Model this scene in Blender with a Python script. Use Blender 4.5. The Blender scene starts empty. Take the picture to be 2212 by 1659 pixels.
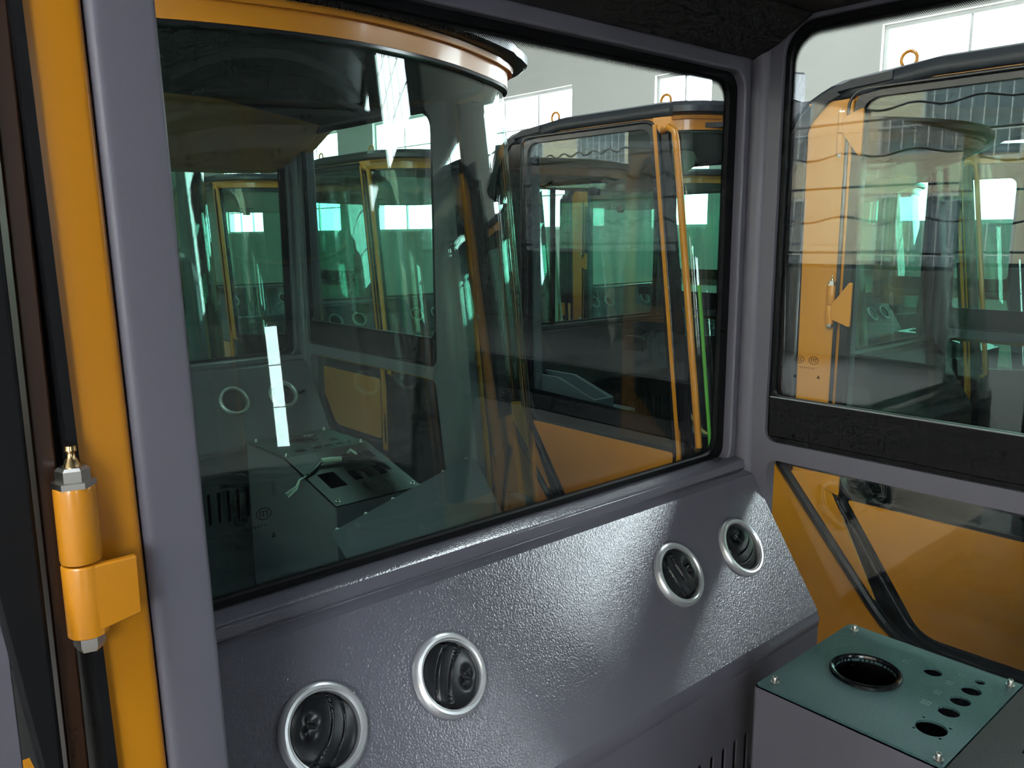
import bpy, bmesh, math, random
from mathutils import Vector, Matrix
from mathutils.geometry import tessellate_polygon
random.seed(7)
S = bpy.context.scene
C = S.collection
ZC = 1.45                     # eye height above the workshop floor; shapes below are given relative to the eye
PI = math.pi

# ------------------------------------------------------------------ camera
cam_d = bpy.data.cameras.new('camera')
cam = bpy.data.objects.new('camera', cam_d); C.objects.link(cam)
cam_d.sensor_fit = 'HORIZONTAL'; cam_d.sensor_width = 36.0
cam_d.lens = 1780.0 / 2212.0 * 36.0
cam_d.clip_start = 0.02; cam_d.clip_end = 200
_t, _r, _th = math.radians(10.2), math.radians(0.3), math.radians(48.5)
_F = Vector((math.cos(_th), math.sin(_th), 0)); _R = Vector((math.sin(_th), -math.cos(_th), 0)); _U = Vector((0, 0, 1))
_fw = _F*math.cos(_t) - _U*math.sin(_t); _up = _F*math.sin(_t) + _U*math.cos(_t)
_r2 = _R*math.cos(_r) - _up*math.sin(_r); _u2 = _up*math.cos(_r) + _R*math.sin(_r)
M = Matrix((( _r2.x, _u2.x, -_fw.x, 0), (_r2.y, _u2.y, -_fw.y, 0), (_r2.z, _u2.z, -_fw.z, ZC), (0, 0, 0, 1)))
cam.matrix_world = M
S.camera = cam

# ------------------------------------------------------------------ daylight and exposure
w = bpy.data.worlds.new('daylight'); S.world = w; w.use_nodes = True
w.node_tree.nodes['Background'].inputs[0].default_value = (0.86, 0.94, 1.0, 1)
w.node_tree.nodes['Background'].inputs[1].default_value = 22.0
S.view_settings.view_transform = 'Standard'; S.view_settings.look = 'None'
S.view_settings.exposure = 0.1; S.view_settings.gamma = 1.0
S.view_settings.use_curve_mapping = False
cy = S.cycles
cy.use_denoising = True
cy.max_bounces = 7; cy.diffuse_bounces = 3; cy.glossy_bounces = 4; cy.transmission_bounces = 4
cy.transparent_max_bounces = 48
cy.sample_clamp_indirect = 6.0
cy.caustics_reflective = False; cy.caustics_refractive = False
cy.use_adaptive_sampling = True; cy.adaptive_threshold = 0.04; cy.adaptive_min_samples = 12

# windows of the hall: (y0, y1, z0, z1) on the long wall x = 10, the yard side x = -7, and roof lights
WX = 10.0
LONG_WINS = [(21.4, 23.8, 0.1, 2.4), (17.3, 19.6, 0.1, 2.4), (13.6, 15.8, 0.1, 2.4), (9.8, 12.4, 0.1, 2.4), (7.1, 8.1, 0.1, 2.3), (1.9, 4.75, 0.1, 2.4), (-2.4, -0.2, 0.1, 2.4),
             (-7.6, -4.3, 3.6, 5.8), (-11.8, -9.6, 3.9, 5.8)]
YARD_WINS = [(-9.0, -5.2, -0.3, 2.3), (-4.2, -0.4, -0.3, 2.3), (0.6, 8.8, -0.42, 2.6), (9.8, 13.6, -0.3, 2.3)]
BACK_WINS = [(-0.80, 0.06, -0.35, 1.85)]      # x ranges on wall y = -12
SKYL = [(4.9, 6.6, 3.0, 6.5), (-4.0, -2.2, -3.0, 1.5), (1.5, 3.2, 10.0, 14.0)]
CEIL = 6.2

def portal(loc, rot, sx, sy):
    l = bpy.data.lights.new('window_daylight', 'AREA'); l.shape = 'RECTANGLE'; l.size = sx; l.size_y = sy
    l.cycles.is_portal = True
    o = bpy.data.objects.new('window_daylight', l); C.objects.link(o); o.location = loc; o.rotation_euler = rot
for (a, b, c, d) in (LONG_WINS[5], LONG_WINS[7]):
    portal((WX+0.12, (a+b)/2, ZC+(c+d)/2), (0, PI/2, 0), d-c, b-a)
for (a, b, c, d) in YARD_WINS[1:3]:
    portal((-7.12, (a+b)/2, ZC+(c+d)/2), (0, -PI/2, 0), d-c, b-a)
for (a, b, c, d) in SKYL[:2]:
    portal(((a+b)/2, (c+d)/2, ZC+CEIL+0.1), (0, 0, 0), b-a, d-c)

# ------------------------------------------------------------------ materials
def newmat(name):
    m = bpy.data.materials.new(name); m.use_nodes = True
    nt = m.node_tree; return m, nt, nt.nodes['Principled BSDF']
def paint(name, col, rough=0.4, metal=0.0, bump=0.0, scale=400.0, coat=0.0, spec=0.5, var=0.0, varscale=6.0, detail=2.0):
    m, nt, b = newmat(name); n = nt.nodes; L = nt.links
    b.inputs['Base Color'].default_value = (*col, 1); b.inputs['Roughness'].default_value = rough
    b.inputs['Metallic'].default_value = metal; b.inputs['Specular IOR Level'].default_value = spec
    b.inputs['Coat Weight'].default_value = coat; b.inputs['Coat Roughness'].default_value = 0.08
    tc = n.new('ShaderNodeTexCoord')
    if bump:
        t = n.new('ShaderNodeTexNoise'); t.inputs['Scale'].default_value = scale; t.inputs['Detail'].default_value = detail
        bp = n.new('ShaderNodeBump'); bp.inputs['Strength'].default_value = bump; bp.inputs['Distance'].default_value = 0.001
        L.new(tc.outputs['Object'], t.inputs['Vector']); L.new(t.outputs['Fac'], bp.inputs['Height']); L.new(bp.outputs['Normal'], b.inputs['Normal'])
    if var:
        t2 = n.new('ShaderNodeTexNoise'); t2.inputs['Scale'].default_value = varscale; t2.inputs['Detail'].default_value = 4
        mx = n.new('ShaderNodeMix'); mx.data_type = 'RGBA'
        mx.inputs['A'].default_value = (*[c*(1-var) for c in col], 1); mx.inputs['B'].default_value = (*[min(1, c*(1+var)) for c in col], 1)
        L.new(tc.outputs['Object'], t2.inputs['Vector']); L.new(t2.outputs['Fac'], mx.inputs['Factor']); L.new(mx.outputs['Result'], b.inputs['Base Color'])
    return m
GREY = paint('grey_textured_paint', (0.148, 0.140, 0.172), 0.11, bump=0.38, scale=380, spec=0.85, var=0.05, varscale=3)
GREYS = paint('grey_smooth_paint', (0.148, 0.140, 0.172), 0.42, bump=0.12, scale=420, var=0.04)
YEL = paint('orange_yellow_paint', (0.66, 0.255, 0.013), 0.28, bump=0.04, scale=60, coat=0.3, var=0.05)
BLK = paint('black_gloss_paint', (0.010, 0.010, 0.012), 0.18, bump=0.03, scale=80)
NAVY = paint('black_roof_plastic', (0.012, 0.015, 0.022), 0.32, bump=0.05, scale=120)
BLKM = paint('black_matt_plastic', (0.007, 0.007, 0.008), 0.5, bump=0.1, scale=500, spec=0.22)
RUB = paint('black_rubber_seal', (0.005, 0.005, 0.006), 0.6, spec=0.25)
HEAD = paint('dark_headliner', (0.018, 0.016, 0.016), 0.6, bump=0.3, scale=250)
LOUV = paint('charcoal_vent_plastic', (0.014, 0.015, 0.018), 0.32, bump=0.05, scale=900)
SILV = paint('satin_silver_trim', (0.78, 0.78, 0.79), 0.34, metal=0.7)
ZINC = paint('zinc_screw_steel', (0.62, 0.60, 0.56), 0.3, metal=1.0)
BRASS = paint('brass_grease_nipple', (0.55, 0.38, 0.2), 0.25, metal=1.0)
TEAL = paint('green_lit_grey_plate', (0.062, 0.138, 0.144), 0.33, bump=0.9, scale=650, var=0.35, varscale=420)  # dark grey metal; green light from the tinted glass is put into the colour
DTEAL = paint('green_lit_black_plate', (0.020, 0.042, 0.042), 0.4, bump=0.6, scale=650)  # same plate in the other cabs, darker, green light still in its colour
DPLATE = paint('charcoal_plate', (0.022, 0.020, 0.021), 0.45, bump=0.5, scale=600, var=0.3, varscale=400)
ICON = paint('pale_grey_marking', (0.32, 0.42, 0.42), 0.6)
SHADED_YEL = paint('shaded_yellow_edge', (0.045, 0.018, 0.008), 0.35)  # yellow door edge in deep shade, the shade put into the colour
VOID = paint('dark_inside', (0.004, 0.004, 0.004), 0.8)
STEEL = paint('painted_steel_tube', (0.30, 0.31, 0.32), 0.35, metal=0.6)
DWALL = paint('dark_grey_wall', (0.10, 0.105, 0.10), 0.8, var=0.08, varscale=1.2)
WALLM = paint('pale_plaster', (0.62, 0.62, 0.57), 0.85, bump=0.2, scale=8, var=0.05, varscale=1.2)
CEILM = paint('grey_roof_sheet', (0.20, 0.22, 0.22), 0.6, var=0.1)
FLOORM = paint('concrete_floor', (0.22, 0.21, 0.20), 0.55, bump=0.3, scale=20, var=0.25, varscale=1.5)
FRAMEM = paint('white_window_frame', (0.7, 0.71, 0.7), 0.5)
BARM = paint('dark_window_bar', (0.05, 0.055, 0.06), 0.5)
FACADE = paint('cream_facade_tile', (0.66, 0.56, 0.42), 0.8, var=0.06, varscale=2)
PANED = paint('grey_window_pane', (0.16, 0.19, 0.21), 0.15)
LABELM = paint('paper_label', (0.6, 0.75, 0.6), 0.6)
WIRE = paint('white_wire', (0.6, 0.68, 0.6), 0.5)
TAPE = paint('black_tape', (0.01, 0.01, 0.01), 0.5)
LENS = paint('ribbed_lamp_lens', (0.13, 0.14, 0.15), 0.3, metal=0.0, bump=0.9, scale=60)
GRN = paint('green_hose', (0.12, 0.45, 0.06), 0.4)
YARDM = paint('yard_concrete', (0.42, 0.41, 0.38), 0.8, var=0.1, varscale=1)

def glass(name, tint, r0=0.045, dirt=0.012, wav=0.0, tinted_edge=None):
    m = bpy.data.materials.new(name); m.use_nodes = True
    nt = m.node_tree; n = nt.nodes; L = nt.links
    n.remove(n['Principled BSDF']); out = n['Material Output']
    tr = n.new('ShaderNodeBsdfTransparent'); tr.inputs[0].default_value = (*[math.sqrt(c) for c in tint], 1)
    gl = n.new('ShaderNodeBsdfGlossy'); gl.inputs['Roughness'].default_value = 0.0; gl.inputs['Color'].default_value = (1, 1, 1, 1)
    df = n.new('ShaderNodeBsdfDiffuse'); df.inputs[0].default_value = (0.75, 0.8, 0.85, 1)
    tl = n.new('ShaderNodeBsdfTranslucent'); tl.inputs[0].default_value = (0.75, 0.8, 0.85, 1)
    ge = n.new('ShaderNodeNewGeometry')
    dp = n.new('ShaderNodeVectorMath'); dp.operation = 'DOT_PRODUCT'
    L.new(ge.outputs['Normal'], dp.inputs[0]); L.new(ge.outputs['Incoming'], dp.inputs[1])
    def mt(op, a, b=None):
        x = n.new('ShaderNodeMath'); x.operation = op
        for i, v in enumerate((a, b)):
            if v is None: continue
            if isinstance(v, (int, float)): x.inputs[i].default_value = v
            else: L.new(v, x.inputs[i])
        return x.outputs[0]
    c = mt('ABSOLUTE', dp.outputs['Value']); k = mt('POWER', mt('SUBTRACT', 1.0, c), 5.0)
    fr = mt('MINIMUM', mt('ADD', mt('MULTIPLY', k, 1-r0), r0), 0.6)
    mx = n.new('ShaderNodeMixShader'); L.new(fr, mx.inputs[0]); L.new(tr.outputs[0], mx.inputs[1]); L.new(gl.outputs[0], mx.inputs[2])
    if not dirt:
        L.new(mx.outputs[0], out.inputs['Surface']); return m
    # fingermarks and dust: wipe-shaped smears that catch the light
    tc = n.new('ShaderNodeTexCoord'); mp = n.new('ShaderNodeMapping'); mp.inputs['Rotation'].default_value = (0.5, 0.3, 0.6); mp.inputs['Scale'].default_value = (1.2, 1.2, 4.5)
    t = n.new('ShaderNodeTexNoise'); t.inputs['Scale'].default_value = 2.4; t.inputs['Detail'].default_value = 3; t.inputs['Distortion'].default_value = 1.2
    L.new(tc.outputs['Object'], mp.inputs[0]); L.new(mp.outputs[0], t.inputs['Vector'])
    rp = n.new('ShaderNodeMapRange'); rp.inputs['From Min'].default_value = 0.42; rp.inputs['From Max'].default_value = 0.75
    rp.inputs['To Min'].default_value = dirt*0.35; rp.inputs['To Max'].default_value = dirt*2.5
    L.new(t.outputs['Fac'], rp.inputs['Value'])
    ad = n.new('ShaderNodeMixShader'); ad.inputs[0].default_value = 0.5; L.new(df.outputs[0], ad.inputs[1]); L.new(tl.outputs[0], ad.inputs[2])
    m2 = n.new('ShaderNodeMixShader'); L.new(rp.outputs[0], m2.inputs[0]); L.new(mx.outputs[0], m2.inputs[1]); L.new(ad.outputs[0], m2.inputs[2])
    L.new(m2.outputs[0], out.inputs['Surface'])
    if wav:
        t3 = n.new('ShaderNodeTexNoise'); t3.inputs['Scale'].default_value = 2.2; t3.inputs['Detail'].default_value = 1
        bp = n.new('ShaderNodeBump'); bp.inputs['Strength'].default_value = wav; bp.inputs['Distance'].default_value = 0.01
        L.new(tc.outputs['Object'], t3.inputs['Vector']); L.new(t3.outputs['Fac'], bp.inputs['Height']); L.new(bp.outputs[0], gl.inputs['Normal'])
    return m
G_OWN = glass('clear_cab_glass', (0.86, 0.91, 0.89), 0.038, 0.006, 0.10)
G_TINT = glass('green_cab_glass', (0.62, 0.83, 0.75), 0.045, 0)
G_FAR = glass('green_far_glass', (0.56, 0.80, 0.73), 0.045, 0)

def frit_material():
    m = bpy.data.materials.new('dotted_black_glass_border'); m.use_nodes = True
    nt = m.node_tree; n = nt.nodes; L = nt.links; b = n['Principled BSDF']; out = n['Material Output']
    b.inputs['Base Color'].default_value = (0.01, 0.01, 0.01, 1); b.inputs['Roughness'].default_value = 0.4
    tr = n.new('ShaderNodeBsdfTransparent'); mx = n.new('ShaderNodeMixShader')
    uv = n.new('ShaderNodeUVMap'); sp = n.new('ShaderNodeSeparateXYZ'); L.new(uv.outputs[0], sp.inputs[0])
    def mt(op, a, b2=None):
        x = n.new('ShaderNodeMath'); x.operation = op
        for i, v in enumerate((a, b2)):
            if v is None: continue
            if isinstance(v, (int, float)): x.inputs[i].default_value = v
            else: L.new(v, x.inputs[i])
        return x.outputs[0]
    # dots on a diagonal grid (uv in metres along / 0..1 across), shrinking towards the clear glass
    p = 2*PI/0.0030
    s = mt('ADD', mt('MULTIPLY', mt('SINE', mt('MULTIPLY', sp.outputs[0], p)), mt('SINE', mt('MULTIPLY', sp.outputs[1], 2*PI*6.5))), 0.0)
    th = mt('SUBTRACT', mt('MULTIPLY', sp.outputs[1], 4.6), 2.9)
    L.new(mt('GREATER_THAN', s, th), mx.inputs[0])
    L.new(tr.outputs[0], mx.inputs[1]); L.new(b.outputs[0], mx.inputs[2]); L.new(mx.outputs[0], out.inputs['Surface'])
    return m
FRIT = frit_material()

# ------------------------------------------------------------------ mesh helpers
class MB:
    """collects verts/faces (coordinates relative to the eye height) and links them as ONE mesh object"""
    def __init__(s): s.v = []; s.f = []; s.uv = {}
    def add(s, vs, fs):
        o = len(s.v); s.v += [tuple(v) for v in vs]; s.f += [tuple(i+o for i in f) for f in fs]; return s
    def box(s, x0, x1, y0, y1, z0, z1):
        return s.add([(x0,y0,z0),(x1,y0,z0),(x1,y1,z0),(x0,y1,z0),(x0,y0,z1),(x1,y0,z1),(x1,y1,z1),(x0,y1,z1)],
            [(3,2,1,0),(4,5,6,7),(0,1,5,4),(1,2,6,5),(2,3,7,6),(3,0,4,7)])
    def hexa(s, p):       # 8 points, bottom quad then top quad
        return s.add(p, [(3,2,1,0),(4,5,6,7),(0,1,5,4),(1,2,6,5),(2,3,7,6),(3,0,4,7)])
    def plate(s, outer, holes, to3, d0, d1):
        """flat polygon with holes, extruded between depth d0 and d1; to3(u,v,d)->xyz"""
        loops = [outer]+holes; pts = [p for l in loops for p in l]
        tris = tessellate_polygon([[Vector((p[0], p[1], 0)) for p in l] for l in loops])
        n = len(pts); vs = [to3(p[0], p[1], d0) for p in pts]+[to3(p[0], p[1], d1) for p in pts]
        fs = [tuple(t) for t in tris]+[tuple(i+n for i in reversed(t)) for t in tris]
        k = 0
        for l in loops:
            m = len(l)
            for i in range(m):
                a, b = k+i, k+(i+1) % m; fs.append((a, b, b+n, a+n))
            k += m
        return s.add(vs, fs)
    def tube(s, pts, r, n=10, closed=False, caps=True):
        pts = [Vector(p) for p in pts]; N = len(pts); rings = []; up = None
        for i, p in enumerate(pts):
            if closed: t = (pts[(i+1) % N]-pts[i-1]).normalized()
            else: t = ((pts[min(i+1, N-1)]-pts[max(i-1, 0)])).normalized()
            if up is None:
                up = Vector((0, 0, 1)) if abs(t.z) < 0.9 else Vector((1, 0, 0))
            a = (up - t*up.dot(t)).normalized(); b = t.cross(a); up = a
            rr = r[i] if isinstance(r, (list, tuple)) else r
            rings.append([p + a*math.cos(2*PI*k/n)*rr + b*math.sin(2*PI*k/n)*rr for k in range(n)])
        vs = [q for g in rings for q in g]; fs = []
        for i in range(N if closed else N-1):
            j = (i+1) % N
            for k in range(n): fs.append((i*n+k, i*n+(k+1) % n, j*n+(k+1) % n, j*n+k))
        if not closed and caps:
            fs.append(tuple(range(n-1, -1, -1))); fs.append(tuple((N-1)*n+k for k in range(n)))
        return s.add(vs, fs)
    def lathe(s, prof, o, ax, n=32, closed_prof=False):
        """profile (r, h) turned about axis ax through o"""
        o = Vector(o); ax = Vector(ax).normalized(); a = ax.orthogonal().normalized(); b = ax.cross(a)
        vs = []; fs = []; m = len(prof)
        for k in range(n):
            c, d = math.cos(2*PI*k/n), math.sin(2*PI*k/n)
            for r, h in prof: vs.append(o + a*(c*r) + b*(d*r) + ax*h)
        for k in range(n):
            k2 = (k+1) % n
            for i in range(m if closed_prof else m-1):
                j = (i+1) % m; fs.append((k*m+i, k*m+j, k2*m+j, k2*m+i))
        return s.add(vs, fs)
    def build(s, name, mat, parent=None, bevel=0.0, smooth=True, seg=2, angle=35):
        base = Vector((0, 0, -ZC))
        if parent is not None:
            q = parent; base = Vector((0, 0, -ZC))
            while q is not None: base = base + q.location; q = q.parent
        me = bpy.data.meshes.new(name)
        me.from_pydata([(v[0]-base.x, v[1]-base.y, v[2]-base.z) for v in s.v], [], s.f)
        bm = bmesh.new(); bm.from_mesh(me)
        bmesh.ops.remove_doubles(bm, verts=bm.verts, dist=1e-5)
        bmesh.ops.recalc_face_normals(bm, faces=bm.faces); bm.to_mesh(me); bm.free()
        me.materials.append(mat); o = bpy.data.objects.new(name, me); C.objects.link(o); o.parent = parent
        if bevel:
            md = o.modifiers.new('edge', 'BEVEL'); md.width = bevel; md.segments = seg; md.limit_method = 'ANGLE'; md.angle_limit = math.radians(40)
        if smooth:
            for p in me.polygons: p.use_smooth = True
            bm = bmesh.new(); bm.from_mesh(me)
            for e in bm.edges:
                if len(e.link_faces) == 2 and e.calc_face_angle(0) > math.radians(angle): e.smooth = False
            bm.to_mesh(me); bm.free()
        return o
def rrect(u0, u1, v0, v1, r, n=6):
    r = r if isinstance(r, (list, tuple)) else (r,)*4
    out = []
    for (cx, cy, a0, rr) in ((u1, v0, -90, r[0]), (u1, v1, 0, r[1]), (u0, v1, 90, r[2]), (u0, v0, 180, r[3])):
        sx = -1 if cx == u1 else 1; sy = 1 if cy == v0 else -1
        ccx, ccy = cx+sx*rr, cy+sy*rr
        for k in range(n+1):
            a = math.radians(a0+90*k/n); out.append((ccx+rr*math.cos(a), ccy+rr*math.sin(a)))
    return out
def circ(cx, cy, r, n=28): return [(cx+r*math.cos(2*PI*k/n), cy+r*math.sin(2*PI*k/n)) for k in range(n)]
def roundpoly(P, rs, n=5):
    out = []; N = len(P)
    for i, p in enumerate(P):
        r = rs[i] if isinstance(rs, (list, tuple)) else rs
        if r <= 0: out.append(p); continue
        p = Vector((p[0], p[1])); a = Vector(P[i-1])-p; b = Vector(P[(i+1) % N])-p
        a.normalize(); b.normalize(); A = p+a*r; B = p+b*r
        for k in range(n+1):
            t = k/n; q = A*(1-t)**2 + p*2*t*(1-t) + B*t*t; out.append((q.x, q.y))
    return out
XZ = lambda u, v, d: (u, d, v)
YZ = lambda u, v, d: (d, u, v)
XY = lambda u, v, d: (u, v, d)
def off(f, ox, oy): return lambda u, v, d: (lambda p: (p[0]+ox, p[1]+oy, p[2]))(f(u, v, d))

def root(name, loc, label=None, cat=None, group=None, rz=0):
    o = bpy.data.objects.new(name, None); C.objects.link(o); o.empty_display_size = 0.1
    o.location = (loc[0], loc[1], loc[2]+ZC); o.rotation_euler = (0, 0, rz)
    if label: o['label'] = label
    if cat: o['category'] = cat
    if group: o['group'] = group
    return o
def tag(o, label, cat, group=None):
    o['label'] = label; o['category'] = cat
    if group: o['group'] = group
    return o
def struct(o, label=None):
    o['kind'] = 'structure'
    if label: o['label'] = label
    return o
def copy_tree(o, parent=None):
    c = o.copy(); C.objects.link(c); c.parent = parent
    for ch in list(o.children): copy_tree(ch, c)
    return c

# ------------------------------------------------------------------ shared cab geometry (own cab frame: offset 0,0)
XL, XR = 0.13, 1.32
_right = [(1.32, -0.03), (1.315, -0.10), (1.285, -0.20), (1.215, -0.29), (1.10, -0.357), (0.93, -0.425), (0.725, -0.457)]
_ctrl = _right + [(1.45-x, y) for x, y in reversed(_right[:-1])]
def _cr(p0, p1, p2, p3, t):
    return tuple(0.5*((2*b)+(-a+c)*t+(2*a-5*b+4*c-d)*t*t+(-a+3*b-3*c+d)*t**3) for a, b, c, d in zip(p0, p1, p2, p3))
REAR = []
for i in range(len(_ctrl)-1):
    for k in range(4):
        REAR.append(_cr(_ctrl[max(i-1, 0)], _ctrl[i], _ctrl[i+1], _ctrl[min(i+2, len(_ctrl)-1)], k/4))
REAR.append(_ctrl[-1])        # right to left, 49 points
def shear(z): return 0.13*(max(z, -0.72)-0.33) if z < 0.33 else 0.0
BULGE = [1.0]
def rear_band(i0, i1, z0, z1, t, out, ox, oy, nz=4):
    """strip of the curved rear wall between curve samples i0..i1, heights z0..z1, thickness t, pushed outwards by out"""
    b = MB(); cx, cy = 0.725, 0.35; P = REAR[i0:i1+1]; n = len(P)
    def nrm(i):
        a = P[max(i-1, 0)]; c = P[min(i+1, n-1)]; v = Vector((c[0]-a[0], c[1]-a[1])).normalized(); q = Vector((-v.y, v.x))
        if q.dot(Vector((P[i][0]-cx, P[i][1]-cy))) < 0: q = -q
        return q
    vs = []; fs = []
    for j in range(nz+1):
        z = z0+(z1-z0)*j/nz
        for i in range(n):
            q = nrm(i)
            for o in (out, out-t):
                vs.append((P[i][0]+q.x*o+ox, (P[i][1] if P[i][1] > -0.03 else -0.03+(P[i][1]+0.03)*BULGE[0])+q.y*o+shear(z)+oy, z))
    row = 2*n
    for j in range(nz):
        for i in range(n-1):
            a = j*row+2*i
            fs.append((a, a+2, a+2+row, a+row)); fs.append((a+1, a+1+row, a+3+row, a+3))
        a = j*row; fs.append((a, a+row, a+1+row, a+1)); a = j*row+2*(n-1); fs.append((a, a+1, a+1+row, a+row))
    for i in range(n-1):
        a = 2*i; fs.append((a, a+1, a+3, a+2)); a = nz*row+2*i; fs.append((a, a+2, a+3, a+1))
    return b.add(vs, fs)
def outline(z=0.4):
    fr = [(0.13, 0.66), (0.14, 0.76), (0.18, 0.82), (0.26, 0.86), (0.725, 0.87), (1.19, 0.86), (1.27, 0.82), (1.31, 0.76), (1.32, 0.66)]
    sm = []
    for i in range(len(fr)-1):
        for k in range(3): sm.append(_cr(fr[max(i-1, 0)], fr[i], fr[i+1], fr[min(i+2, len(fr)-1)], k/3))
    sm.append(fr[-1])
    return sm + [(1.32, 0.40), (1.32, 0.15)] + list(REAR) + [(0.13, 0.15), (0.13, 0.40)]
OUT = outline()
DROOP = [1.2]
LEAN = lambda x, z: x - 0.021*(z+0.1)
def roof_mb(ox, oy, rings):
    """rings: list of (outset, z); closed top and bottom; the front droops in an arc"""
    b = MB(); cx, cy = 0.725, 0.2; vs = []; fs = []; n = len(OUT)
    for o, z in rings:
        for i, (x, y) in enumerate(OUT):
            sx = (x-cx)/0.595; sy = (y-cy)/0.66
            if y < -0.03: y = -0.03+(y+0.03)*BULGE[0]
            oo = o if o < 0 else (o+0.012 if y < -0.1 else o*0.35)
            X = x + (oo if abs(sx) > 0.85 else oo*sx); Y = y + (oo if abs(sy) > 0.8 else oo*abs(sy))*(1 if sy > 0 else -1)
            if sx < -0.85: X = x - oo
            dz = -DROOP[0]*max(0.0, Y-0.50)**2
            vs.append((X+ox, Y+oy, z+dz))
    for j in range(len(rings)-1):
        for i in range(n): fs.append((j*n+i, j*n+(i+1) % n, (j+1)*n+(i+1) % n, (j+1)*n+i))
    vs.append((cx+ox, cy+oy, rings[0][1])); vs.append((cx+ox, cy+oy, rings[-1][1]+0.004)); m = len(vs)
    for i in range(n):
        fs.append((m-2, (i+1) % n, i)); k = (len(rings)-1)*n; fs.append((m-1, k+i, k+(i+1) % n))
    return b.add(vs, fs)

# local frame of the sloping dash panel
PO = Vector((0, 0.7745, -0.4125)); EY = Vector((0, 0.5463, 0.8376)); EN = Vector((0, -0.8376, 0.5463))
def dashpt(x, t, d=0.0, ox=0, oy=0):   # t measured down the slope from the top edge
    p = PO - EY*t + EN*d; return (x+ox, p.y+oy, p.z)
DL = 0.2665
VENTS = [(0.368, math.radians(150)), (0.532, math.radians(-32)), (0.965, math.radians(12)), (1.130, math.radians(112))]
TV = 0.1105

def vent_dome(ang, R=0.0378, N=46):
    """domed louvre ball: three stepped crescent slats and a thumb tab, height field over a disc"""
    vs = []; fs = []; ca, sa = math.cos(ang), math.sin(ang)
    def h(u, v):
        a = (u*ca+v*sa)/R; b = (-u*sa+v*ca)/R; r2 = a*a+b*b
        z = 0.013*math.sqrt(max(0, 1-0.80*r2))-0.0018
        q = a - 0.30*b*b
        for c in (-0.12, -0.52):
            z -= 0.0030*max(0, 1-abs(q-c)/0.040)
            if q < c: z -= 0.0016
        if abs(b) > 0.86: z -= 0.003
        da, db = a-0.48, b
        z -= 0.0060*math.exp(-((da)**2/0.030+(abs(db)-0.15)**2/0.030))
        return z
    rings = 40; seg = 80
    pts = [(0, 0)]
    for i in range(1, rings+1):
        for k in range(seg): pts.append((R*i/rings*math.cos(2*PI*k/seg), R*i/rings*math.sin(2*PI*k/seg)))
    V = [(u, v, h(u, v)) for u, v in pts]
    for k in range(seg): fs.append((0, 1+k, 1+(k+1) % seg))
    for i in range(rings-1):
        a = 1+i*seg; b = a+seg
        for k in range(seg): fs.append((a+k, b+k, b+(k+1) % seg, a+(k+1) % seg))
    return V, fs
def add_vents(parent, ox, oy, detail=True):
    for i, (vx, ang) in enumerate(VENTS):
        c = Vector(dashpt(vx, TV, 0.0, ox, oy))
        b = MB(); b.lathe([(0.0490, 0.0), (0.0488, 0.0035), (0.0470, 0.0072), (0.0445, 0.0090), (0.0415, 0.0086), (0.0400, 0.0068), (0.0388, 0.0072), (0.0384, 0.0060), (0.0380, 0.0), (0.0380, -0.012), (0.042, -0.012)], c, EN, 64 if detail else 28)
        bez = b.build('air_vent', SILV, parent)
        if not detail: 
            d = MB(); d.lathe([(0.0001, 0.003), (0.02, 0.002), (0.0375, -0.006)], c, EN, 28); d.build('louvre', LOUV, bez); continue
        bez['label'] = ['round air vent nearest the left post, slats turned lower right', 'round air vent second from the left, thumb tab at its lower right', 'round air vent third from the left, slats upright', 'round air vent nearest the cab corner, slats lying level'][i]
        V, F = vent_dome(ang)
        m = MB(); m.add([c + Vector((1, 0, 0))*u + EY*v + EN*w for u, v, w in V], F); m.build('louvre', LOUV, bez, angle=60)
        t = MB(); ca, sa = math.cos(ang), math.sin(ang)
        q = c + Vector((1, 0, 0))*(0.0178*ca) + EY*(0.0178*sa) + EN*0.0085
        ax = (Vector((1, 0, 0))*ca + EY*sa)
        t.tube([q-ax*0.0085-EN*0.0035, q-ax*0.005-EN*0.0005, q, q+ax*0.004-EN*0.0005, q+ax*0.0065-EN*0.003], [0.0006, 0.0018, 0.0024, 0.0020, 0.0008], 10)
        t.build('thumb_tab', LOUV, bez)

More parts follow.
